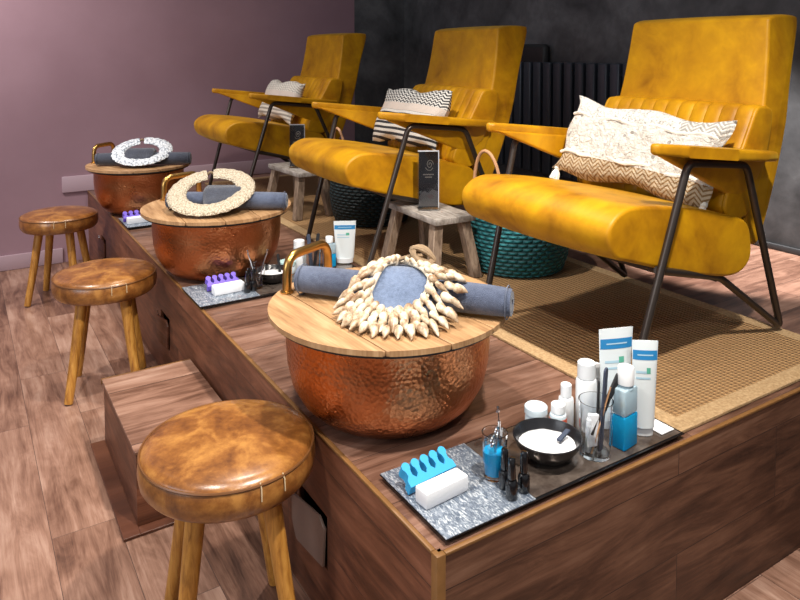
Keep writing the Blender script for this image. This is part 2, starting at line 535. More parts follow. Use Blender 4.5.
def cushion(bm, prof, w, rad, sub=5, crown=None, ribs=0, ribd=.006, ribf=None):
    """closed profile (s, z) swept across y, side edges rounded by rad"""
    pr = catmull(prof, sub)
    n = len(pr)
    area_ = sum(pr[i].x * pr[(i + 1) % n].y - pr[(i + 1) % n].x * pr[i].y for i in range(n))
    sgn = 1 if area_ > 0 else -1
    nor = []
    for i in range(n):
        d = (pr[(i + 1) % n] - pr[i - 1]).normalized()
        nor.append(Vector((-d.y, d.x, 0)) * sgn)      # inward
    st = []
    K = 6
    for k in range(K + 1):
        a = math.pi / 2 * k / K
        st.append((-w / 2 + rad * (1 - math.sin(a)), rad * (1 - math.cos(math.pi / 2 - a)) if False else rad * (1 - math.sin(math.pi / 2 - (math.pi / 2 - a)))))
    # st: k=0 -> y at full inset end ; rebuild explicitly
    st = [(-w / 2 + rad * (1 - math.cos(math.pi / 2 * k / K)), rad * (1 - math.sin(math.pi / 2 * k / K))) for k in range(K + 1)]
    inner = max(2, ribs * 8 if ribs else 10)
    ys = list(st)
    for k in range(1, inner):
        ys.append((-w / 2 + rad + (w - 2 * rad) * k / inner, 0))
    ys += [(-y, ins) for y, ins in reversed(st)]
    rings = []
    for (y, ins) in ys:
        cr = 0 if crown is None else crown * (1 - (2 * y / w) ** 2)
        ring = []
        for i in range(n):
            p = pr[i] + nor[i] * ins - nor[i] * cr
            if ribs and ribf and ribf(pr[i]):
                ph = (y + w / 2 - rad) / (w - 2 * rad) * ribs
                p = p + nor[i] * ribd * (1 - abs(math.sin(math.pi * ph))) ** 2
            ring.append(bm.verts.new((p.x, y, p.y)))
        rings.append(ring)
    for a, b in zip(rings, rings[1:]):
        for i in range(n):
            bm.faces.new((a[i], a[(i + 1) % n], b[(i + 1) % n], b[i]))
    for g in (rings[0], rings[-1]): bm.faces.new(g)
    return bm


def prism(bm, poly, axis_fn, t0, t1, bev=0., mi=0, seg=2):
    """poly in 2D, axis_fn(u, v, t) -> 3D"""
    a = [bm.verts.new(axis_fn(u, v, t0)) for u, v in poly]
    b = [bm.verts.new(axis_fn(u, v, t1)) for u, v in poly]
    n = len(poly); fs = [bm.faces.new(a), bm.faces.new(b)]
    for i in range(n): fs.append(bm.faces.new((a[i], a[(i + 1) % n], b[(i + 1) % n], b[i])))
    for f in fs: f.material_index = mi
    if bev:
        es = list({e for f in fs for e in f.edges})
        r = bmesh.ops.bevel(bm, geom=es, offset=bev, segments=seg, profile=.5, affect='EDGES')
        for f in r['faces']: f.material_index = mi
    return bm


NB = bmesh.new
XY = lambda u, v, t: (u, v, t)

# ------------------------------------------------------------------ setting
XW, YW, PH = 2.72, 4.4, .5
bm = NB(); box(bm, -4, XW + .1, -3, YW + .1, -.1, 0); struct(obj('floor', bm, 'floor', smooth=False))
bm = NB(); box(bm, -4, 2.2, YW, YW + .12, 0, 3.1); struct(obj('wall_back', bm, 'mauve', smooth=False))
bm = NB(); box(bm, 2.2, XW, YW, YW + .12, 0, 3.1); struct(obj('wall_corner', bm, 'concrete', smooth=False))
bm = NB(); box(bm, XW, XW + .12, -3, YW + .12, 0, 3.1); struct(obj('wall_right', bm, 'concrete', smooth=False))
bm = NB(); box(bm, -4, -.17, YW - .018, YW - .0005, .001, .105, .004); struct(obj('baseboard_back', bm, 'skirting'))
bm = NB(); box(bm, -.165, 2.19, YW - .018, YW - .0005, PH + .001, PH + .115, .004); struct(obj('baseboard_platform', bm, 'skirting'))
bm = NB(); box(bm, XW - .018, XW - .0005, .0, YW - .02, PH + .001, PH + .03, .003); struct(obj('baseboard_right', bm, 'skirting_dark'))

# platform
pf = thing('platform', 'long raised wooden pedicure platform carrying the chairs and copper bowls', 'platform', (0, 0, 0))
bm = NB(); box(bm, 0.012, XW - .002, .012, YW - .002, PH - .02, PH); obj('deck', bm, 'deck', pf, smooth=False)
bm = NB(); box(bm, .022, XW - .002, .004, .022, .001, PH - .008); obj('front_panel', bm, 'front', pf, smooth=False)
# side panel with three small hatch openings
hatches = [(.50, .68), (2.10, 2.26), (3.70, 3.86)]
bm = NB(); yy = .022
for (a, b) in hatches + [(YW - .002, None)]:
    box(bm, .004, .022, yy, a, .001, PH - .008)
    if b:
        box(bm, .004, .022, a, b, .001, .15); box(bm, .004, .022, a, b, .295, PH - .008)
        yy = b
obj('side_panel', bm, 'side', pf, smooth=False)
bm = NB(); box(bm, 0, .022, 0, .022, .001, PH, .002); obj('corner_post', bm, 'gold_edge', pf)
bm = NB(); box(bm, .0, .012, .022, YW - .003, PH - .007, PH + .0008, .002); obj('edge_trim', bm, 'gold_edge', pf)
bm = NB(); box(bm, .022, XW - .003, .0, .012, PH - .007, PH + .0008, .002); obj('edge_trim', bm, 'gold_edge', pf)
for (a, b) in hatches:
    bm = NB()
    prism(bm, [(a + .012, .155), (b - .03, .155), (b - .006, .20), (b - .006, .275), (a + .03, .285), (a + .004, .262)], lambda u, v, t: (t + (u - a) * -.10, u, v), -.004, .004, .0015)
    hp = obj('access_hatch', bm, plain('hatch_reflection', (.22, .150, .122), .4) if a < 1 else 'side', pf)  # nearest plate is paler: light reflection put into its colour
    hp['label'] = 'hatch plate standing ajar in the side panel'
    bm = NB(); tube(bm, [(-.012 + .0, b + .0, .292), (-.008, b - .012, .262), (-.006, b - .014, .20)], .0022, 6)
    obj('latch', bm, 'chrome', pf)

# step block
st = thing('step_block', 'low wood-laminate step block between the nearest two stools against the platform', 'step', (0, 0, 0))
bm = NB(); box(bm, -.335, -.005, 1.16, 1.73, .001, .242); obj('body', bm, 'side', st, smooth=False)
bm = NB(); box(bm, -.341, -.004, 1.152, 1.737, .242, .252, .002); obj('top_board', bm, 'step_top', st, smooth=False)
bm = NB(); box(bm, -.343, -.004, 1.737, 1.742, .232, .253, .001); obj('edge_strip', bm, 'gold_edge', st)
bm = NB(); box(bm, -.385, -.334, 1.115, 1.745, .0008, .010, .002); box(bm, -.334, -.02, 1.115, 1.155, .0008, .010, .002)  # dark strips stand in for the block's shadow on the floor
obj('shadow_strip', bm, 'side', st, smooth=False)

# rug
rg = thing('jute_rug', 'long golden woven jute rug with plain border under the armchairs', 'rug', (0, 0, 0))
rx0, rx1, ry0, ry1 = .796, 1.705, .03, 4.2
bm = NB(); box(bm, rx0 + .055, rx1 - .055, ry0 + .055, ry1 - .055, PH + .0012, PH + .009); obj('woven_field', bm, 'jute', rg, smooth=False)
bm = NB()
for q in ((rx0, rx0 + .055, ry0, ry1), (rx1 - .055, rx1, ry0, ry1), (rx0 + .055, rx1 - .055, ry0, ry0 + .055), (rx0 + .055, rx1 - .055, ry1 - .055, ry1)):
    box(bm, *q, PH + .0012, PH + .0105, .002)
obj('border', bm, 'jute_border', rg, smooth=False)
RZ = PH + .010

# radiator
ra = thing('column_radiator', 'anthracite vertical-column radiator on the dark wall behind the armchairs', 'radiator', (XW, 0, 0))
y = 1.15
while y < 3.85:
    bm = NB(); box(bm, -.085, -.03, y, y + .074, PH + .16, PH + .93, .010, 3); obj('column', bm, 'radiator', ra)
    y += .098
for z in (PH + .20, PH + .86):
    bm = NB(); tube(bm, [(-.045, 1.16, z), (-.045, 3.84, z)], .016); obj('header_pipe', bm, 'radiator', ra)
bm = NB()
for yb in (1.5, 3.4): box(bm, -.035, -.0005, yb, yb + .03, PH + .82, PH + .86)
obj('bracket', bm, 'radiator', ra)
bm = NB(); box(bm, XW - .06, XW - .0008, 2.50, 2.98, PH + .80, PH + 1.055, .03, 4)
tag(obj('wall_box', bm, 'black_panel'), 'black rounded box fixed to the dark wall above the radiator', 'wall box')


# ------------------------------------------------------------------ armchair
def make_chair(label):
    c = thing('armchair', label, 'armchair', group='mustard velvet armchairs')
    seat = [(.892, .505), (.902, .455), (.872, .404), (.80, .378), (.60, .318), (.42, .272), (.27, .250), (.19, .285), (.185, .36), (.22, .425), (.34, .462), (.50, .500), (.68, .530), (.82, .540)]
    bm = NB(); cushion(bm, seat, .67, .012, 5, crown=.010); obj('seat_cushion', bm, 'velvet', c)
    back = [(.020, 1.112), (.034, 1.085), (.046, 1.00), (.072, .86), (.115, .70), (.165, .54), (.185, .42), (.16, .345), (.11, .33), (.055, .42), (-.03, .64), (-.100, .90), (-.152, 1.06), (-.160, 1.108), (-.145, 1.122), (-.05, 1.124)]
    bm = NB(); cushion(bm, back, .63, .012, 5, crown=.003)
    for v in bm.verts:
        v.co.y *= 1 - .085 * max(0, min(1, (v.co.z - .75) / .38))
    obj('backrest', bm, 'velvet', c)
    lum = [(.060, .800), (.120, .808), (.152, .795), (.185, .74), (.245, .64), (.305, .54), (.325, .47), (.27, .43), (.17, .45), (.08, .62), (.045, .76)]
    bm = NB(); cushion(bm, lum, .645, .014, 4, crown=.003, ribs=11, ribd=.005, ribf=lambda p: p.x > .13 or p.y > .77)
    obj('lumbar_cushion', bm, 'velvet', c)
    for s in (1, -1):
        bm = NB()
        # padded top pad, wide in the middle, pointed at the front
        def pad(u, v, t, s=s):
            z = .612 + (u - .03) * .112
            return (u, s * v, z + t)
        poly = [(.738, .342), (.760, .358), (.752, .380), (.64, .406), (.42, .422), (.22, .410), (.12, .385), (.10, .325), (.25, .33), (.52, .335)]
        prism(bm, poly, pad, 0, .034, .011, seg=3)
        # triangular padded wing that folds down and inwards to the seat
        def wing(u, v, t, s=s):
            lat = .350 - (.70 - v) * .24
            return (u, s * (lat + t), v)
        prism(bm, [(.742, .700), (.13, .631), (.15, .56), (.21, .512), (.27, .510)], wing, -.016, .016, .009, seg=3)
        obj('armrest', bm, 'velvet', c)
        bm = NB()
        path = round_path([(.795, s * .335, .012), (.605, s * .375, .658), (.29, s * .372, .625), (-.012, s * .335, .014), (.325, s * .31, .246), (.70, s * .345, .342)], .035, 7)
        tube(bm, path, .0122, 12)
        lf = obj('leg_frame', bm, 'steel', c)
        bm = NB(); lathe(bm, [(.014, 0.0005), (.014, .012), (.010, .020)], 12, c=(.795, s * .335)); obj('foot_cap', bm, 'rubber', lf)
    for s_, z in ((.34, .243), (.655, .325)):
        bm = NB(); tube(bm, [(s_, -.31, z), (s_, .31, z)], .010, 10); obj('cross_rail', bm, 'steel', c)
    return c


chair_spots = [((1.66, .605, RZ), 181.3, 'large mustard velvet armchair nearest the camera holding the white macrame pillow'),
               ((1.56, 1.93, RZ), 178.5, 'middle mustard velvet armchair holding the black and cream striped pillow'),
               ((1.555, 3.62, RZ), 181, 'farthest mustard velvet armchair against the mauve wall')]
ch0 = make_chair(chair_spots[0][2])
ch0.location = chair_spots[0][0]; ch0.rotation_euler = (0, 0, R(chair_spots[0][1]))
for (l, a, lab) in chair_spots[1:]:
    dup(ch0, l, (0, 0, R(a)), lab)


def pillow_mesh(w, h, th, seed):
    rnd = random.Random(seed)
    bm = NB(); N, K = 36, 22; g = {}
    for side in (1, -1):
        for i in range(N + 1):
            for j in range(K + 1):
                u = -1 + 2 * i / N; v = -1 + 2 * j / K
                edge = (1 - abs(u) ** 2.6) * (1 - abs(v) ** 2.6)
                if edge <= 1e-9 and side == -1:
                    g[side, i, j] = g[1, i, j]; continue
                pin = 1 - .075 * (1 - abs(v) ** 2) * (abs(u) ** 4) 
                pin2 = 1 - .09 * (1 - abs(u) ** 2) * (abs(v) ** 4)
                dx = .012 * math.sin(v * 5 + seed) * abs(u) ** 3
                dz = .012 * math.sin(u * 6 + seed * 2) * abs(v) ** 3
                d = th / 2 * max(edge, 0) ** .42
                d += .006 * math.sin(u * 9 + v * 4 + seed) * max(edge, 0)
                g[side, i, j] = bm.verts.new((u * w / 2 * pin + dx, side * d, v * h / 2 * pin2 + dz))
        for i in range(N):
            for j in range(K):
                try: bm.faces.new((g[side, i, j], g[side, i + 1, j], g[side, i + 1, j + 1], g[side, i, j + 1]))
                except ValueError: pass
    return bm


def tassel(par, p, n=9, L=.05):
    bm = NB()
    for k in range(n):
        a = 2 * math.pi * k / n
        tube(bm, [p, (p[0] + .012 * math.cos(a), p[1] + .010 * math.sin(a), p[2] - L * .5), (p[0] + .016 * math.cos(a), p[1] + .016 * math.sin(a), p[2] - L)], .0045, 5)
    lathe(bm, [(0, p[2] + .014), (.012, p[2] + .006), (.013, p[2] - .006), (.006, p[2] - .014)], 10, c=(p[0], p[1]))
    obj('tassel', bm, plain('white_yarn', (.80, .77, .70), .9), par)


def make_pillow(chair, s, lat, z, tilt, turn, roll, w, h, th, kind, seed, label, tassels=True):
    (cx, cy, cz), a, _ = chair
    a = R(a)
    D = Vector((math.cos(a), math.sin(a), 0)); N_ = Vector((math.sin(a), -math.cos(a), 0))
    p = Vector((cx, cy, cz)) + D * s + N_ * lat; p.z = cz + z
    # pillow local: x = viewer's right, y = outwards from the chair (front), z up
    root = thing('pillow', label, 'pillow', p, 0, 'patterned pillows on the armchairs')
    root.rotation_euler = (Matrix.Rotation(a - math.pi / 2 + R(turn), 3, 'Z') @ Matrix.Rotation(R(tilt), 3, 'X') @ Matrix.Rotation(R(roll), 3, 'Y')).to_euler()
    return root, obj('cover', pillow_mesh(w, h, th, seed), pillow_mat(kind), root)


# local +y points along the chair's facing, local +x = right hand side seen from behind => mirrored seen by camera
pl, _ = make_pillow(chair_spots[0], .375, -.008, .642, 24, 8, -5, .63, .31, .13, 'white_macrame', 1, 'white textured macrame pillow with brown zigzag band on the nearest armchair')
bm = NB()
for zc, amp in ((.082, .006), (-.076, .006)):
    pts = [(-.285 + .57 * k / 40, .035 + .034 * (1 - (2 * k / 40 - 1) ** 2) ** .5 - abs(zc) * .12 + .003 * math.sin(k * 1.9), zc * (1 - .10 * (1 - (2 * k / 40 - 1) ** 2)) + amp * math.sin(k * .55)) for k in range(41)]
    tube(bm, pts, .0065, 6)
obj('braid', bm, plain('white_braid', (.80, .76, .68), .9, bump=.8, bscale=120, bdist=.006), pl)
for sx in (-1, 1): tassel(pl, (sx * .295, .0, -.135))
make_pillow(chair_spots[1], .36, .01, .655, 24, 4, 0, .56, .31, .13, 'black_and_cream', 3, 'black and cream patterned pillow with stripes on the middle armchair')
make_pillow(chair_spots[2], .37, .01, .645, 24, 4, 0, .50, .30, .13, 'beige_and_cream', 5, 'pale cream knitted pillow on the farthest armchair')


# ------------------------------------------------------------------ stools
def make_stool(label):
    s = thing('leather_stool', label, 'stool', group='round leather stools along the platform')
    Rr = .216
    bm = NB()
    lathe(bm, [(0, .4340), (.178, .4340), (Rr - .012, .4380), (Rr - .001, .4520), (Rr + .003, .4770), (Rr, .5050), (Rr - .005, .5130), (Rr - .010, .5200), (Rr - .03, .5280), (.14, .5350), (.07, .5385), (0, .5395)], 72)
    seat = obj('seat', bm, 'leather', s)
    bm = NB()
    tube(bm, [((Rr - .002) * math.cos(2 * math.pi * k / 72), (Rr - .002) * math.sin(2 * math.pi * k / 72), .5115) for k in range(72)], .0036, 6, closed=True)
    obj('piping', bm, 'leather_dark', seat)
    bm = NB()
    for a in (-78, -62):
        x, y_ = math.cos(R(a)), math.sin(R(a))
        tube(bm, [((Rr - .004) * x, (Rr - .004) * y_, .517), ((Rr + .004) * x, (Rr + .004) * y_, .505), ((Rr + .0055) * x, (Rr + .0055) * y_, .477)], .0016, 5)
    obj('stitching', bm, 'thread', seat)
    for k in range(4):
        a = math.pi / 4 + k * math.pi / 2
        x, y_ = math.cos(a), math.sin(a)
        bm = NB(); tube(bm, [(.120 * x, .120 * y_, .440), (.160 * x, .160 * y_, .21), (.200 * x, .200 * y_, .005)], .0245, 14, rf=lambda q: 1.0 - .26 * q)
        lg = obj('leg', bm, 'oak', s)
    return s


s0 = make_stool('round tan leather stool nearest the camera in the foreground')
s0.location = (-.2208, .605, .0005); s0.rotation_euler = (0, 0, R(-11))
dup(s0, (-.240, 2.235, .0005), (0, 0, R(-15)), 'middle round leather stool just behind the step block')
dup(s0, (-.272, 3.60, .0005), (0, 0, R(-26)), 'farthest round leather stool near the mauve wall')


# ------------------------------------------------------------------ copper bowls, lids
GB = 'copper pedicure bowls on the platform'


def make_bowl(label):
    b = thing('copper_bowl', label, 'bowl', group=GB)
    prof = [(0, .004), (.15, .002), (.178, .003), (.210, .018), (.244, .050), (.269, .095), (.281, .15), (.285, .20), (.285, .255), (.289, .262), (.291, .268), (.286, .274), (.280, .270), (.278, .25), (.276, .20), (.270, .15), (.257, .10), (.231, .055), (.195, .025), (.15, .015), (0, .014)]
    bm = NB(); lathe(bm, prof, 96, cap=False); obj('vessel', bm, 'copper', b)
    bm = NB(); lathe(bm, [(.2855, .256), (.292, .259), (.294, .266), (.290, .273), (.285, .270)], 96, cap=False); obj('rim', bm, 'copper', b)
    return b


def make_lid(label):
    l = thing('wooden_lid', label, 'lid', group='round plank lids on the copper bowls')
    RL = .333
    seams = [-.340, -.195, -.045, .105, .235, .340]
    for a, b in zip(seams, seams[1:]):
        a2, b2 = a + .0014, b - .0014
        poly = []
        for k in range(25):
            x = a2 + (b2 - a2) * k / 24; x = max(-RL + 1e-4, min(RL - 1e-4, x)); poly.append((x, -math.sqrt(RL * RL - x * x)))
        for k in range(24, -1, -1):
            x = a2 + (b2 - a2) * k / 24; x = max(-RL + 1e-4, min(RL - 1e-4, x)); poly.append((x, math.sqrt(RL * RL - x * x)))
        q = []
        for p in poly:
            if not q or (Vector(p) - Vector(q[-1])).length > 1e-4: q.append(p)
        if (Vector(q[0]) - Vector(q[-1])).length < 1e-4: q.pop()
        bm = NB(); prism(bm, q, XY, .0100, .024, .002, seg=2); obj('plank', bm, 'lid', l)
    bm = NB(); lathe(bm, [(0, 0), (.322, 0), (.324, .0099), (0, .0099)], 64); obj('batten_disc', bm, 'lid_dark', l)
    return l


def add_handle(l, a0, a1, hh, rr=.0135, rad=.305):
    p0 = Vector((rad * math.cos(R(a0)), rad * math.sin(R(a0)), .0245)); p1 = Vector((rad * math.cos(R(a1)), rad * math.sin(R(a1)), .0245))
    up = Vector((0, 0, hh)); m = (p1 - p0) * .07
    path = round_path([p0, p0 + up + m * .3, p1 + up - m * .3, p1], .045, 8)
    bm = NB(); tube(bm, path, rr, 14)
    for p in (p0, p1): lathe(bm, [(rr + .006, p.z), (rr + .006, p.z + .004), (rr, p.z + .008)], 16, c=(p.x, p.y))
    return obj('handle', bm, 'brass', l)


bowls = [(.232, .572), (.217, 2.058), (.185, 3.53)]
LZ = PH + .2755
b0 = make_bowl('hammered copper bowl nearest the camera, in front of the big armchair'); b0.location = (*bowls[0], PH + .0008)
l0 = make_lid('pale round plank lid with brass handle on the nearest copper bowl'); l0.location = (*bowls[0], LZ)
add_handle(l0, 130, 93, .105)
l0.rotation_euler = (0, 0, R(4))
dup(b0, (*bowls[1], PH + .0008), (0, 0, R(40)), 'hammered copper bowl in the middle of the row')
dup(b0, (*bowls[2], PH + .0008), (0, 0, R(80)), 'smallest-looking copper bowl, farthest along the platform').scale = (.94, .94, 1)
dup(l0, (*bowls[1], LZ), (0, 0, R(-4)), 'round plank lid under the cream beaded ring, middle bowl')
dup(l0, (*bowls[2], LZ), (0, 0, R(18)), 'round plank lid under the white shell ring, farthest bowl').scale = (.94, .94, 1)
LT = LZ + .0245


def towel_roll(name_lab, a, b, z, r, mat, seed=0, turns=2.6):
    """a, b = end points (x, y); spiral rolled strip of terry"""
    rnd = random.Random(seed)
    a = Vector((*a, z)); b = Vector((*b, z)); d = (b - a); L = d.length
    root = thing('rolled_towel', name_lab, 'towel', ((a + b) / 2), math.atan2(d.y, d.x), 'rolled towels on the bowl lids')
    th = .0125
    n = 80; sp = []
    for k in range(n + 1):
        q = k / n; ang = -q * turns * 2 * math.pi - .9
        rr = r - th * .5 - (r - .016) * (1 - q) * .98 if False else (.008 + (r - th / 2 - .008) * q)
        sp.append((rr, ang))
    bm = NB(); M_ = 24; rows = []
    for i in range(M_ + 1):
        x = -L / 2 + L * i / M_
        e = 1 - .10 * (abs(2 * i / M_ - 1) ** 12)
        row = []
        for (rr, ang) in sp:
            for sgn in (1, -1):
                q = (rr + sgn * th * .44) * e
                w = 1 + .02 * math.sin(x * 22 + ang * 2 + seed)
                row.append(bm.verts.new((x, q * w * math.cos(ang), q * w * math.sin(ang))))
        rows.append(row)
    for ra_, rb in zip(rows, rows[1:]):
        for k in range(n):
            o1, i1, o2, i2 = 2 * k, 2 * k + 1, 2 * k + 2, 2 * k + 3
            bm.faces.new((ra_[o1], ra_[o2], rb[o2], rb[o1])); bm.faces.new((ra_[i1], ra_[i2], rb[i2], rb[i1]))
        for e_ in (0, 2 * n):
            bm.faces.new((ra_[e_], ra_[e_ + 1], rb[e_ + 1], rb[e_]))
    for row in (rows[0], rows[-1]):
        for k in range(n):
            bm.faces.new((row[2 * k], row[2 * k + 1], row[2 * k + 3], row[2 * k + 2]))
    roll = obj('terry_roll', bm, mat, root)
    for s_ in (-1, 1):
        bm = NB()
        ring = [(s_ * (L / 2 - .012), (r * .985) * math.cos(2 * math.pi * k / 28 + .1), (r * .985) * math.sin(2 * math.pi * k / 28 + .1)) for k in range(26)]
        tube(bm, ring, .0018, 5)
        obj('hem', bm, mat, roll)
    return root


def axis_frame(c, A, B):
    A = Vector((c[0] + A[0], c[1] + A[1])); B = Vector((c[0] + B[0], c[1] + B[1]))
    d = (B - A).normalized(); n = Vector((d.y, -d.x))       # n points towards the viewer's side
    if n.dot(Vector((CX, CY)) - A) < 0: n = -n
    return A, B, d, n


def height_fn(A, n, r, base=LT):
    def h(x, y):
        tt = (Vector((x, y)) - A).dot(n)
        s = r * 2.0
        if tt < 0: return base + s * math.exp(-(tt / .20) ** 2)
        return base + s * math.exp(-(tt / .085) ** 2) * (1 if tt < .3 else 0)
    return h


def towel_pad(label, c, u, v, hw, v0, v1, h, lift, th, mat):
    """folded towel draped over the roll: u = right, v = away"""
    bm = NB(); N, K = 14, 24; g = {}
    root = thing('folded_towel', label, 'towel', (c[0], c[1], LT), 0, 'folded towels draped over the rolled towels')
    for side in (0, 1):
        for i in range(N + 1):
            for j in range(K + 1):
                a = -1 + 2 * i / N; b = j / K
                q = c + u * (a * hw * (1 - .25 * (2 * b - 1) ** 4)) + v * (v0 + (v1 - v0) * b)
                e = min(1, (1 - abs(a) ** 6) * 1.6) * min(1, (1 - abs(2 * b - 1) ** 8) * 1.6)
                z = h(q.x, q.y) + lift + (th * (.5 + .5 * e) if side else 0) + .002 * math.sin(b * 21)
                g[side, i, j] = bm.verts.new((q.x - c.x, q.y - c.y, z - LT))
    for side in (0, 1):
        for i in range(N):
            for j in range(K): bm.faces.new((g[side, i, j], g[side, i + 1, j], g[side, i + 1, j + 1], g[side, i, j + 1]))
    for i in range(N):
        for j in (0, K): bm.faces.new((g[0, i, j], g[0, i + 1, j], g[1, i + 1, j], g[1, i, j]))
    for j in range(K):
        for i in (0, N): bm.faces.new((g[0, i, j], g[0, i, j + 1], g[1, i, j + 1], g[1, i, j]))
    obj('terry_fold', bm, mat, root)
    return root


# --- nearest bowl: roll, folded towel, shell necklace
TR = .044
c1 = bowls[0]
A, B, d, n = axis_frame(c1, (-.185, .190), (.205, -.290))
towel_roll('blue-grey rolled towel under the shell necklace on the nearest bowl', A, B, LT + TR, TR, 'towel', 1)
h1 = height_fn(A, n, TR)
vv = Vector((.55, .835)).normalized(); uu = Vector((vv.y, -vv.x))
oc = Vector((.118, .335))
towel_pad('denim-blue folded towel showing through the shell necklace', oc, uu, vv, .088, .070, .315, h1, .0015, .014, 'towel_light')

nk = thing('shell_necklace', 'teardrop necklace of layered cream shells on the nearest lid', 'necklace', (oc.x, oc.y, LT))


def surf(u_, v_, lift):
    q = oc + uu * u_ + vv * v_
    return Vector((q.x - oc.x, q.y - oc.y, h1(q.x, q.y) - LT + lift))


def tear(ang, k):   # ang 0 = bottom, +-pi = apex ; k = size 0 inner .. 1 outer
    w = .080 + .088 * k; b = .082 * k
    s_, c_ = math.sin(ang), -math.cos(ang)
    uu_ = w * s_ * (1 - (.62 - .25 * k) * max(0, c_) ** .9)
    mid = .165 - .008 * k
    vl = (.072 + .088 * k) if c_ < 0 else (.120 + .010 * k)
    return uu_, mid + vl * c_


bm = NB()
for off, rr in ((0., .0055), (.10, .0045)):
    tube(bm, [surf(*tear(-math.pi + 2 * math.pi * k / 60, off - .02), .024) for k in range(60)], rr, 8, closed=True)
obj('cord', bm, 'cord', nk)
shells = []
for q in range(3):
    bm = NB()
    L = .042 + .004 * q; rw = .0128 - .0008 * q
    prof = [(0, -L * .42), (rw * .55, -L * .38), (rw * .95, -L * .22), (rw, -.0), (rw * .80, L * .18), (rw * .48, L * .36), (rw * .22, L * .50), (0, L * .58)]
    lathe(bm, prof, 10, cap=False)
    for vtx in bm.verts:
        vtx.co.y *= .78
        if vtx.co.z > 0: vtx.co.x += .003 * math.sin(vtx.co.z * 90)
    me = bpy.data.meshes.new('shell'); bmesh.ops.recalc_face_normals(bm, faces=bm.faces); bm.to_mesh(me); bm.free()
    me.materials.append(M['shell'])
    for p in me.polygons: p.use_smooth = True
    shells.append(me)
rnd = random.Random(4)
rows = [(.22, 20, .027, .0), (.48, 24, .024, .5), (.74, 27, .020, .0), (1.0, 29, .014, .5)]
cnt = 0
for (k, num, lift, ph) in rows:
    for i in range(num):
        a = -math.pi * .90 + 2 * math.pi * .90 * (i + ph) / num
        p = surf(*tear(a, k - .10), lift + .003 * rnd.random())
        p2 = surf(*tear(a, k + .10), lift - .008)
        dr = (p2 - p).normalized() + Vector((rnd.uniform(-.18, .18), rnd.uniform(-.18, .18), rnd.uniform(-.08, .08)))
        o = bpy.data.objects.new('shell', shells[rnd.randrange(3)]); COL.objects.link(o); o.parent = nk
        o.location = p
        o.rotation_mode = 'QUATERNION'; o.rotation_quaternion = dr.to_track_quat('Z', 'Y') @ Euler((0, 0, rnd.uniform(-.8, .8))).to_quaternion()
        s_ = rnd.uniform(.9, 1.15); o.scale = (s_, s_, s_)
        cnt += 1
# knot and loose twine at the top right
bm = NB()
kc = surf(.062, .255, .050)
for k in range(5):
    a0 = k * 1.3
    tube(bm, [kc + Vector((.026 * math.cos(a0 + t_) , .020 * math.sin(a0 * .7 + t_), .020 * math.sin(t_ + k * 1.1))) for t_ in [j * 2 * math.pi / 16 for j in range(16)]], .0068, 6, closed=True)
tube(bm, [kc, surf(.03, .26, .045), surf(0, .268, .034)], .006, 6)
obj('knot', bm, 'twine', nk)


def ring_necklace(name, label, ctr, ro, ri, tilt, az, mat, gap, side=0):
    """flat broad collar with an opening at the far side, leaning on the towels"""
    root = thing(name, label, 'necklace', ctr)
    bm = NB(); N = 72; K = 10
    rows_ = []
    for i in range(N + 1):
        a = gap + (2 * math.pi - 2 * gap) * i / N + math.pi / 2
        row = []
        e = 1 if 0 < i < N else .9
        rm = (ro + ri) / 2; hw = (ro - ri) / 2 * e; th = .013
        for k in range(K * 2):
            b = 2 * math.pi * k / (2 * K)
            rr = rm + hw * math.cos(b) + .0018 * math.sin(i * 2.4)
            row.append(bm.verts.new((rr * math.cos(a), rr * math.sin(a), th * math.sin(b) * (1.1 if math.sin(b) > 0 else .6) + .0015 * math.sin(i * 1.7 + k))))
        rows_.append(row)
    for ra_, rb in zip(rows_, rows_[1:]):
        for k in range(2 * K): bm.faces.new((ra_[k], ra_[(k + 1) % (2 * K)], rb[(k + 1) % (2 * K)], rb[k]))
    for g in (rows_[0], rows_[-1]): bm.faces.new(g)
    obj('collar', bm, mat, root)
    bm = NB()
    a0, a1 = math.pi / 2 - gap, math.pi / 2 + gap
    rm = (ro + ri) / 2
    tube(bm, [(rm * math.cos(a0 + (a1 - a0) * k / 8), rm * math.sin(a0 + (a1 - a0) * k / 8), .012 * math.sin(math.pi * k / 8)) for k in range(9)], .006, 6)
    obj('clasp_cord', bm, 'twine', root)
    root.rotation_euler = (Matrix.Rotation(az, 3, 'Z') @ Matrix.Rotation(tilt, 3, 'X') @ Matrix.Rotation(-R(side), 3, 'Y')).to_euler()
    return root


TR2 = .040
for bi, (A_, B_), mat, lab, seed in ((1, ((-.215, .03), (.235, -.255)), 'towel', 'middle', 2), (2, ((-.25, .02), (.262, -.225)), 'towel_dark', 'farthest', 3)):
    c = bowls[bi]
    A, B, d, n = axis_frame(c, A_, B_)
    towel_roll('slate-blue rolled towel sticking out from the %s bowl\'s ring' % lab, A, B, LT + TR2, TR2, mat, seed)
    h = height_fn(A, n, TR2)
    mid = (A + B) / 2 - n * .03
    v_ = Vector((.42, .90)).normalized(); u_ = Vector((v_.y, -v_.x))
    cc = mid - v_ * .05 - u_ * .02
    towel_pad('navy folded towel inside the ring necklace on the %s bowl' % lab, cc, u_, v_, .085, -.075, .13, h, .0015, .022, 'towel_dark')
ring_necklace('beaded_collar', 'broad cream beaded ring necklace on the middle bowl', (.165, 1.975, LT + .083), .192, .108, R(20), R(-16), 'beads', .10, 7)
ring_necklace('shell_collar', 'bright white shell ring necklace on the farthest bowl', (.190, 3.46, LT + .082), .182, .100, R(20), R(-12), 'beads_white', .10, 4)


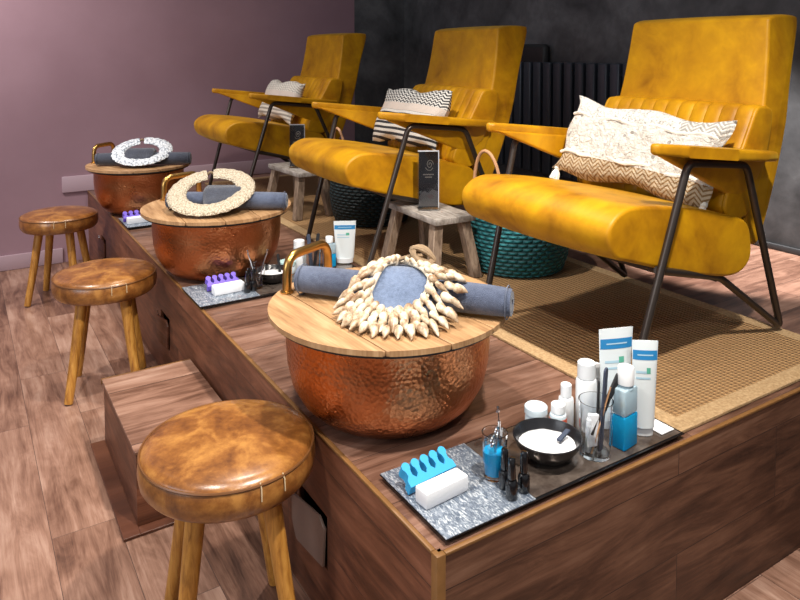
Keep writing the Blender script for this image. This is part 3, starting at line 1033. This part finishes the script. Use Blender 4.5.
# ------------------------------------------------------------------ trays
def make_tray(label, L=.740, Wd=.245):
    t_ = thing('tray', label, 'tray', group='rectangular trays at the bowls')
    bm = NB(); box(bm, 0, L, 0, Wd, .0, .011, .003); box(bm, .012, L - .012, .012, Wd - .012, .010, .0135, .0); obj('tray_base', bm, 'tray_black', t_)
    bm = NB(); box(bm, -.009, .235, -.009, Wd + .009, .0138, .0165, .001); obj('silver_mat', bm, 'tray_top', t_)
    bm = NB(); box(bm, .235, L + .002, -.004, Wd + .004, .0138, .0160, .001); obj('reflection_mat', bm, 'tray_reflection', t_)  # brown sheet paints reflected surroundings onto the rest of the tray
    bm = NB()
    prism(bm, [(-.010, -.010), (L + .010, -.010), (L + .010, Wd + .010), (-.010, Wd + .010)], XY, .0118, .0136)
    obj('lip', bm, 'tray_black', t_)
    return t_


TZ = PH + .0008
trays = [(.042, .024, 0.), (.004, 1.592, 0.), (-.045, 3.04, 0.)]
T0 = make_tray('black tray with silver mat nearest the camera on the platform corner')
T0.location = (trays[0][0], trays[0][1], TZ)
dup(T0, (trays[1][0], trays[1][1], TZ), (0, 0, 0), 'black tray with silver mat between the nearest and middle bowls')
dup(T0, (.020, trays[2][1], TZ), (0, 0, 0), 'black tray beside the farthest bowl, holding a white block')
TT = TZ + .0168      # top surface


def separator(label, loc, rz, mat, wd=.135):
    root = thing('toe_separator', label, 'toe separator', loc, rz, 'foam toe separators on the trays')
    bm = NB()
    # five rounded fingers on narrow necks growing out of one bar
    n_ = 5; pts = [(0, 0)]
    p_ = wd / n_
    for k in range(n_):
        x = p_ * (k + .5)
        pts += [(x - p_ * .47, .016), (x - p_ * .22, .024), (x - p_ * .22, .031)]
        for q in range(11):
            a = math.radians(-50 + 280 * q / 10)
            pts.append((x - p_ * .40 * math.cos(a), .045 + p_ * .40 * math.sin(a)))
        pts += [(x + p_ * .22, .031), (x + p_ * .22, .024), (x + p_ * .47, .016)]
    pts.append((wd, 0))
    prism(bm, pts, lambda u, v, t: (u - wd / 2, v * .80 - t * .45, t + v * .55), 0.002, .024, 0)
    obj('comb', bm, mat, root)
    return root


def block(label, loc, rz, sx=.128, sy=.042, sz=.036):
    bm = NB(); box(bm, -sx / 2, sx / 2, -sy / 2, sy / 2, 0, sz, .004, 2)
    o = obj('buffer_block', bm, 'white_foam', None, loc, (0, 0, rz))
    return tag(o, label, 'buffer block', 'white buffer blocks on the trays')


E1 = .0006
separator('sky-blue foam toe separator behind the white block, nearest tray', (.110, .180, TT), R(6), 'blue_foam')
block('white buffer block in front of the sky-blue toe separator', (.106, .132, TT + E1), R(4), .120)
separator('violet foam toe separator behind the white block, middle tray', (.135, 1.735, TT), R(2), 'purple_foam')
block('white buffer block in front of the violet separator, middle tray', (.140, 1.685, TT + E1), R(2))
separator('violet foam toe separator on the farthest tray', (.095, 3.170, TT), R(2), 'purple_foam', .16)
block('white buffer block on the farthest tray', (.100, 3.115, TT + E1), R(2), .15)


def polish(label, loc):
    root = thing('nail_polish_bottle', label, 'nail polish', loc, 0, 'small black nail polish bottles')
    bm = NB(); lathe(bm, [(0, 0), (.0125, 0), (.0135, .002), (.0135, .034), (.011, .040), (.0065, .042), (.0065, .045), (0, .045)], 20, cap=False); obj('bottle', bm, 'black_gloss', root)
    bm = NB(); lathe(bm, [(0, .0455), (.0085, .0455), (.0092, .048), (.0078, .088), (.0065, .0905), (0, .091)], 20, cap=False); obj('cap', bm, 'black_gloss', root)
    return root


pol0 = polish('black nail polish bottle nearest the tray edge', (.232, .045, TT + E1))
dup(pol0, (.272, .050, TT + E1), (0, 0, .4), 'black nail polish bottle touching the black bowl')
dup(pol0, (.243, .082, TT + E1), (0, 0, .9), 'black nail polish bottle standing behind the other two, beside the glass')
dup(pol0, (.205, 1.640, TT + E1), (0, 0, .9), 'left black nail polish bottle on the middle tray')
dup(pol0, (.235, 1.648, TT + E1), (0, 0, .9), 'right black nail polish bottle on the middle tray')
dup(pol0, (.222, 1.672, TT + E1), (0, 0, .9), 'rear black nail polish bottle on the middle tray')


def cup(name, label, cat, loc, r0, r1, h, mat='glass', group=None):
    root = thing(name, label, cat, loc, 0, group)
    bm = NB(); lathe(bm, [(0, 0), (r0, 0), (r0 + (r1 - r0) * .1, h * .1), (r1, h), (r1 - .0022, h), (r0 - .002, .009), (0, .008)], 40, cap=False)
    obj('vessel', bm, mat, root)
    return root


# tool glass, nearest tray
g1 = cup('drinking_glass', 'small glass of blue liquid holding metal tools', 'glass', (.252, .128, TT + E1), .025, .030, .105)
bm = NB(); lathe(bm, [(0, .0095), (.0225, .0095), (.0262, .062), (0, .062)], 32, cap=False); obj('liquid', bm, 'blue_liquid', g1)


def scissors(label, loc, rot):
    root = thing('scissors', label, 'scissors', loc); root.rotation_euler = rot
    for s_ in (-1, 1):
        bm = NB()
        tube(bm, [(s_ * .002, 0, 0), (s_ * .004, .0, .05), (-s_ * .006, 0, .085)], .0026, 6)
        tube(bm, [(-s_ * .014 + .0115 * math.cos(2 * math.pi * k / 20), 0, .098 + .013 * math.sin(2 * math.pi * k / 20)) for k in range(20)], .0022, 6, closed=True)
        obj('blade', bm, 'chrome', root)
    bm = NB(); bmesh.ops.create_uvsphere(bm, u_segments=10, v_segments=6, radius=.004); obj('pivot', bm, 'chrome', root, (0, 0, .052))
    return root


scissors('steel scissors with finger loops in the blue glass', (.257, .130, TT + .013), (R(4), R(-16), R(30)))
root = thing('cuticle_tool', 'slim steel pusher standing tallest in the blue glass', 'nail tool', (.261, .129, TT + .013)); root.rotation_euler = (0, R(2), 0)
bm = NB(); tube(bm, [(0, 0, 0), (.003, 0, .09), (.0, 0, .115)], .003, 8); obj('shaft', bm, 'chrome', root)
bm = NB(); tube(bm, [(0, 0, .114), (-.004, 0, .138)], .0014, 6); box(bm, -.008, -.001, -.002, .002, .136, .150, .001); obj('tip', bm, 'chrome', root)
root = thing('nail_clippers', 'steel nail nippers leaning right in the blue glass', 'nail clippers', (.251, .124, TT + .013)); root.rotation_euler = (R(-3), R(12), R(10))
for s_ in (-1, 1):
    bm = NB(); tube(bm, [(s_ * .001, 0, 0), (s_ * .004, 0, .04), (s_ * .009, 0, .07), (s_ * .006, 0, .098)], .003, 7); obj('arm', bm, 'chrome', root)


def sbowl(label, loc, s=1.):
    root = thing('ceramic_bowl', label, 'bowl', loc, 0, 'black bowls of white salt')
    prof = [(0, 0), (.040, 0), (.044, .003), (.062, .016), (.080, .038), (.088, .056), (.0895, .060), (.086, .061), (.083, .056), (.074, .036), (.056, .016), (.036, .008), (0, .007)]
    bm = NB(); lathe(bm, [(a * s, b * s) for a, b in prof], 56, cap=False); obj('shell', bm, 'black_satin', root)
    bm = NB(); lathe(bm, [(0, .052 * s), (.02 * s, .051 * s), (.045 * s, .047 * s), (.066 * s, .040 * s), (.0735 * s, .037 * s), (.060 * s, .022 * s), (0, .016 * s)], 40, cap=False)
    for v in bm.verts:
        if v.co.z > .036 * s: v.co.z += random.uniform(-.0015, .0015)
    o = obj('bath_salt', bm, 'salt', None, (loc[0], loc[1], loc[2]))
    o['kind'] = 'stuff'; o['label'] = label.replace('black bowl of', '').strip() + ' grains'; o['category'] = 'salt'
    return root


sbowl('black bowl of white salt on the nearest tray', (.408, .118, TT + E1), .93)
sbowl('black bowl of white salt on the middle tray', (.345, 1.715, TT + E1), .85)
sp = thing('spatula', 'small dark spatula lying in the nearest bowl of salt', 'spatula', (.436, .095, TT + .0535)); sp.rotation_euler = (0, R(-3), R(20))
bm = NB(); box(bm, -.022, .032, -.006, .006, 0, .006, .002); obj('blade', bm, 'file_blue', sp)

# clear tumbler with files
g2 = cup('tumbler', 'tall clear tumbler filled with nail files', 'glass', (.520, .068, TT + E1), .036, .042, .135, group='tumblers of files')


def bar(name, label, cat, loc, rot, w, th, L, mat, group=None, rounded=True):
    bm = NB()
    poly = []
    for k in range(9):
        a = math.pi * k / 8
        poly.append((w / 2 * math.cos(a), L - w / 2 + w / 2 * math.sin(a)))
    poly += [(-w / 2, 0), (w / 2, 0)]
    prism(bm, poly, lambda u, v, t: (u, t, v), -th / 2, th / 2, min(th * .3, .0015), seg=1)
    o = obj(name, bm, mat, None, loc, rot)
    return tag(o, label, cat, group)


bar('nail_file', 'navy nail file standing upright in the clear tumbler', 'nail file', (.527, .058, TT + .012), (R(2), R(3), R(20)), .021, .005, .205, 'file_blue', 'nail files in the clear tumbler')
bar('nail_file', 'slim black nail file in the clear tumbler beside the navy one', 'nail file', (.525, .071, TT + .013), (R(0), R(9), R(30)), .013, .004, .160, 'file_black', 'nail files in the clear tumbler')
bar('nail_file', 'thick black nail file leaning far right out of the tumbler', 'nail file', (.500, .060, TT + .055), (R(0), R(40), R(5)), .021, .006, .165, 'file_black', 'nail files in the clear tumbler')
bm = NB(); tube(bm, [(.496, .058, TT + .013), (.553, .052, TT + .165)], .0022, 6); tag(obj('wooden_stick', bm, 'stick'), 'thin orangewood stick in the clear tumbler', 'stick')
bm = NB(); box(bm, -.017, .017, -.006, .006, 0, .085, .002); o = obj('sponge_pad', bm, 'white_foam', None, (.505, .078, TT + .013), (R(3), R(-4), R(35))); tag(o, 'white foam pad slanting inside the clear tumbler', 'pad')
bm = NB(); box(bm, -.015, .015, -.005, .005, 0, .075, .002); o = obj('sponge_pad', bm, 'white_foam', None, (.498, .060, TT + .030), (R(-5), R(8), R(-5))); tag(o, 'white pad at the left side in the clear tumbler', 'pad')


def bottle(name, label, loc, r, h, rc, hc, mat='white_plastic', cap='white_plastic', lab=None, group=None, neck=.006):
    root = thing(name, label, 'bottle' if 'jar' not in name else 'jar', loc, 0, group)
    bm = NB(); lathe(bm, [(0, 0), (r - .002, 0), (r, .003), (r, h - .010), (r * .92, h - .003), (rc * .85, h), (rc * .85, h + neck), (0, h + neck)], 32, cap=False); bd = obj('body', bm, mat, root)
    bm = NB(); z0 = h + neck * .3; lathe(bm, [(0, z0), (rc, z0), (rc, z0 + hc - .002), (rc - .002, z0 + hc), (0, z0 + hc)], 32, cap=False); obj('cap', bm, cap, root)
    if lab:
        m_, za, zb = lab
        bm = NB(); lathe(bm, [(r + .0006, za), (r + .0006, zb)], 32, cap=False); obj('label_band', bm, m_, bd)
    return root


GW = 'white bottles behind the nearest tumbler'
bottle('bottle', 'tall white bottle with ribbed round cap behind the tumbler', (.590, .165, TT + E1), .027, .135, .023, .040, group=GW)
bottle('bottle', 'short white bottle with narrow cap, left of the tallest one', (.545, .192, TT + E1), .020, .085, .014, .032, group=GW)
bottle('cream_jar', 'squat milky jar with white lid at the left of the bottles', (.466, .220, TT + E1), .028, .050, .0295, .018, 'milky', 'milky', group=GW)
bottle('bottle', 'white bottle with orange-red label beside the squat jar', (.500, .175, TT + E1), .022, .062, .018, .022, 'milky', 'white_plastic', ('red_label', .028, .052), group=GW)
bottle('bottle', 'white bottle half hidden between tall bottle and tubes', (.640, .182, TT + E1), .021, .120, .017, .030, group=GW)

# square bottle of blue liquid
root = thing('square_bottle', 'square clear bottle with bright blue liquid and white cap', 'bottle', (.612, .056, TT + E1), R(8))
bm = NB(); box(bm, -.029, .029, -.018, .018, 0, .083, .003); obj('liquid', bm, 'blue_liquid', root)
bm = NB(); box(bm, -.029, .029, -.018, .018, .0832, .150, .006); lathe(bm, [(.020, .1485), (.015, .158), (.0, .158)], 24, cap=False); obj('upper_body', bm, 'clear_plastic', root)
bm = NB(); lathe(bm, [(0, .1582), (.0205, .1582), (.0205, .198), (.018, .201), (0, .201)], 28, cap=False); obj('cap', bm, 'white_plastic', root)


def tube_pack(label, loc, rz, w, h, lean=0, tiers=True, group='white cream tubes with blue bands'):
    root = thing('cream_tube', label, 'tube', loc, rz, group); root.rotation_euler = (R(lean), 0, rz)
    bm = NB(); N = 24; H = 12; rings = []
    for j in range(H + 1):
        q = j / H; hw = w * .40 + w * .10 * q; hd = .017 * (1 - q) ** .8 + .0012
        rings.append([bm.verts.new((hw * math.cos(2 * math.pi * k / N), hd * math.sin(2 * math.pi * k / N), .022 + (h - .022) * q)) for k in range(N)])
    for a, b in zip(rings, rings[1:]):
        for k in range(N): bm.faces.new((a[k], a[(k + 1) % N], b[(k + 1) % N], b[k]))
    for g in (rings[0], rings[-1]): bm.faces.new(g)
    bd = obj('body', bm, 'tube', root)
    bm = NB(); lathe(bm, [(0, 0), (w * .36, 0), (w * .38, .022), (0, .022)], 28, cap=False)
    for v in bm.verts: v.co.y *= .55
    obj('cap', bm, 'white_plastic', root)

    def strip(x0, x1, z0, z1, mat, nm, par=None):
        bm = NB(); n_ = 8
        def yy(x, z):
            q = (z - .022) / (h - .022); hw = w * .40 + w * .10 * q; hd = .017 * (1 - q) ** .8 + .0012
            return -hd * math.sqrt(max(0, 1 - (x / hw) ** 2)) - (.0012 if par else .0006)
        g = [[bm.verts.new((x0 + (x1 - x0) * i / n_, yy(x0 + (x1 - x0) * i / n_, z0 + (z1 - z0) * j / 3), z0 + (z1 - z0) * j / 3)) for i in range(n_ + 1)] for j in range(4)]
        for j in range(3):
            for i in range(n_): bm.faces.new((g[j][i], g[j][i + 1], g[j + 1][i + 1], g[j + 1][i]))
        return obj(nm, bm, mat, par or bd)
    bb = strip(-w * .46, w * .46, h * .80, h * .90, 'blue_label', 'blue_band')
    strip(-w * .30, w * .30, h * .845, h * .858, 'pale_label', 'band_lettering', bb)
    strip(-w * .34, w * .1, h * .66, h * .685, 'pale_label', 'print_line')
    strip(-w * .34, w * .2, h * .60, h * .62, 'pale_label', 'print_line')
    strip(w * .05, w * .20, h * .66, h * .72, 'green_label', 'round_mark')
    return root


FR = -R(34)
tube_pack('rear white cream tube with blue band behind the blue liquid bottle', (.662, .132, TT + E1), FR + .25, .098, .262)
tube_pack('front white cream tube with blue band, rightmost on the nearest tray', (.695, .066, TT + E1), FR - .05, .066, .245)
bm = NB(); box(bm, .728, .778, .035, .125, TT + .0006, TT + .0036, .001); tag(obj('paper_card', bm, 'white_foam'), 'blank white card lying at the right end of the nearest tray', 'card')

# ---- middle tray goods
cup('drinking_glass', 'flared clear glass holding metal tools on the middle tray', 'glass', (.262, 1.672, TT + E1), .020, .034, .10)
for (q, lab) in ((-1, 'left splayed steel tool in the flared glass'), (1, 'right splayed steel tool in the flared glass')):
    root = thing('cuticle_tool', lab, 'nail tool', (.262, 1.672, TT + .012)); root.rotation_euler = (0, R(14 * q), R(-25))
    bm = NB(); tube(bm, [(0, 0, 0), (.002 * q, 0, .10), (.006 * q, 0, .14)], .0028, 6); obj('shaft', bm, 'chrome', root)
    bm = NB(); box(bm, .004 * q - .003, .004 * q + .003, -.001, .001, .138, .155, .0005); obj('tip', bm, 'chrome', root)
bar('spoon_handle', 'dark stick standing in the middle tray salt bowl', 'stick', (.375, 1.70, TT + .012), (0, R(-6), 0), .012, .005, .11, 'file_black')
GM = 'white toiletries at the back of the middle tray'
bottle('cream_jar', 'squat milky jar on the middle tray', (.450, 1.80, TT + E1), .036, .034, .037, .016, 'milky', 'mint', group=GM)
bottle('bottle', 'white cylinder bottle behind the squat jar, middle tray', (.515, 1.82, TT + E1), .028, .085, .025, .045, group=GM)
cup('tumbler', 'clear tumbler of files on the middle tray', 'glass', (.555, 1.765, TT + E1), .033, .038, .11, group='tumblers of files')
bar('nail_file', 'dark nail file leaning left in the middle tray tumbler', 'nail file', (.552, 1.768, TT + .012), (0, R(-5), R(-20)), .017, .004, .155, 'file_blue', 'nail files in the middle tumbler')
bar('nail_file', 'dark nail file leaning right in the middle tray tumbler', 'nail file', (.560, 1.757, TT + .012), (0, R(7), R(-25)), .015, .004, .160, 'file_black', 'nail files in the middle tumbler')
root = thing('square_bottle', 'square bottle of blue liquid on the middle tray', 'bottle', (.645, 1.775, TT + E1), R(8), GM)
bm = NB(); box(bm, -.026, .026, -.017, .017, 0, .060, .003); obj('liquid', bm, 'blue_liquid', root)
bm = NB(); box(bm, -.026, .026, -.017, .017, .0602, .108, .004); lathe(bm, [(.018, .1065), (.013, .114), (.0, .114)], 24, cap=False); obj('upper_body', bm, 'clear_plastic', root)
bm = NB(); lathe(bm, [(0, .1142), (.0175, .1142), (.0175, .138), (.016, .140), (0, .140)], 28, cap=False); obj('cap', bm, 'white_plastic', root)
tube_pack('white cream tube with blue band on the middle tray', (.738, 1.80, TT + E1), FR + .1, .105, .195)


# ------------------------------------------------------------------ side stools, signs, baskets
def make_side(label):
    s = thing('wooden_side_stool', label, 'side stool', group='weathered wooden side stools')
    bm = NB(); box(bm, -.105, .105, -.215, .215, .252, .280, .004); obj('top', bm, 'grey_wood', s)
    for sx in (-1, 1):
        for sy in (-1, 1):
            bm = NB()
            p0 = Vector((sx * .070, sy * .165, .2515)); p1 = Vector((sx * .112, sy * .205, .0008))
            hw = .023
            a = [bm.verts.new(p0 + Vector((i * hw, j * hw, 0))) for i, j in ((-1, -1), (1, -1), (1, 1), (-1, 1))]
            b = [bm.verts.new(p1 + Vector((i * hw, j * hw, 0))) for i, j in ((-1, -1), (1, -1), (1, 1), (-1, 1))]
            bm.faces.new(a); bm.faces.new(b)
            for k in range(4): bm.faces.new((a[k], a[(k + 1) % 4], b[(k + 1) % 4], b[k]))
            bmesh.ops.bevel(bm, geom=list(bm.edges), offset=.003, segments=1, affect='EDGES')
            obj('leg', bm, 'leg_wood', s)
    return s


ss = make_side('small weathered grey wooden stool holding the sign by the turquoise basket')
ss.location = (1.035, 1.535, RZ); ss.rotation_euler = (0, 0, R(-2))
dup(ss, (1.0, 2.92, RZ), (0, 0, R(3)), 'small dark weathered stool left of the middle armchair\'s seat')


def make_sign(label, loc, rz):
    s = thing('sign_holder', label, 'sign', loc, rz, 'acrylic sign holders on side stools')
    w, h = .088, .258
    bm = NB(); box(bm, -w / 2, w / 2, -.0012, .0012, .004, h, 0); obj('card', bm, 'sign_black', s, smooth=False)
    bm = NB()
    box(bm, -w / 2 - .004, w / 2 + .004, -.004, -.0022, .0, h + .004); box(bm, -w / 2 - .004, w / 2 + .004, .0022, .004, .0, h + .004)
    box(bm, -w / 2 - .004, w / 2 + .004, -.035, .035, -.0026, -.0004)
    obj('acrylic_frame', bm, 'acrylic', s, smooth=False)
    bm = NB()
    box(bm, w / 2, w / 2 + .004, -.004, .004, .002, h + .004); box(bm, -w / 2 - .004, w / 2 + .004, -.004, .004, h + .0005, h + .005)
    obj('frosted_edge', bm, 'sign_white', s, smooth=False)
    # printed swirl, two text lines, grey mountain shape
    bm = NB()
    y_ = -.0016
    pts = [(.016 * (1 - k / 46) * math.cos(k * .26) + .006, y_, .200 + .022 * (1 - k / 46) * math.sin(k * .26)) for k in range(40)]
    tube(bm, pts, .0011, 4)
    tube(bm, [(-.014, y_, .186), (-.004, y_, .174), (.010, y_, .173), (.020, y_, .184)], .0011, 4)
    obj('emblem', bm, 'sign_print', s)
    bm = NB()
    for z, n_, wd in ((.152, 9, .05), (.140, 6, .032)):
        for k in range(n_):
            x = -wd / 2 + wd * (k + .5) / n_
            box(bm, x - wd / n_ * .32, x + wd / n_ * .32, y_ - .0003, y_ + .0002, z, z + .0045)
    obj('lettering', bm, 'sign_print', s, smooth=False)
    bm = NB(); prism(bm, [(-w / 2, .010), (w / 2, .010), (w / 2, .075), (.018, .088), (0, .070), (-.02, .080), (-w / 2, .055)], lambda u, v, t: (u, t, v), -.0017, -.0014)
    obj('grey_print', bm, 'sign_grey', s, smooth=False)
    return s


sg = make_sign('black printed card in clear holder on the near side stool', (1.015, 1.515, RZ + .2835), R(-28))
dup(sg, (.985, 2.90, RZ + .2835), (0, 0, R(-28)), 'small black card with white edge on the stool by the middle armchair')


def make_basket(label, mat):
    b = thing('woven_basket', label, 'basket', group='round woven handled baskets')
    prof = [(0, .001), (.195, .001), (.215, .010), (.235, .07), (.245, .15), (.243, .22), (.232, .285), (.226, .286), (.236, .22), (.238, .15), (.228, .07), (.205, .018), (0, .015)]
    bm = NB(); lathe(bm, prof, 72, cap=False); obj('body', bm, mat, b)
    bm = NB()
    tube(bm, [(.230 * math.cos(2 * math.pi * k / 48), .230 * math.sin(2 * math.pi * k / 48), .290) for k in range(48)], .0105, 8, closed=True)
    obj('rim', bm, 'rim_white', b)
    for sg_ in (-1, 1):
        bm = NB()
        pts = []
        for k in range(17):
            a = math.pi * k / 16
            lift = .27 * math.sin(a) ** .8 if sg_ < 0 else .035 * math.sin(a)
            out = 0 if sg_ < 0 else .075 * math.sin(a)
            pts.append((sg_ * (.222 + out) * math.cos(.38 * math.cos(a)), .222 * math.sin(.38 * math.cos(a)), .285 + lift))
        tube(bm, pts, .0075, 8); obj('handle', bm, 'tan_handle', b)
    return b


bk = make_basket('turquoise woven basket with tan handles beside the nearest armchair seat', 'teal')
bk.location = (1.405, 1.36, RZ); bk.rotation_euler = (0, 0, R(10))
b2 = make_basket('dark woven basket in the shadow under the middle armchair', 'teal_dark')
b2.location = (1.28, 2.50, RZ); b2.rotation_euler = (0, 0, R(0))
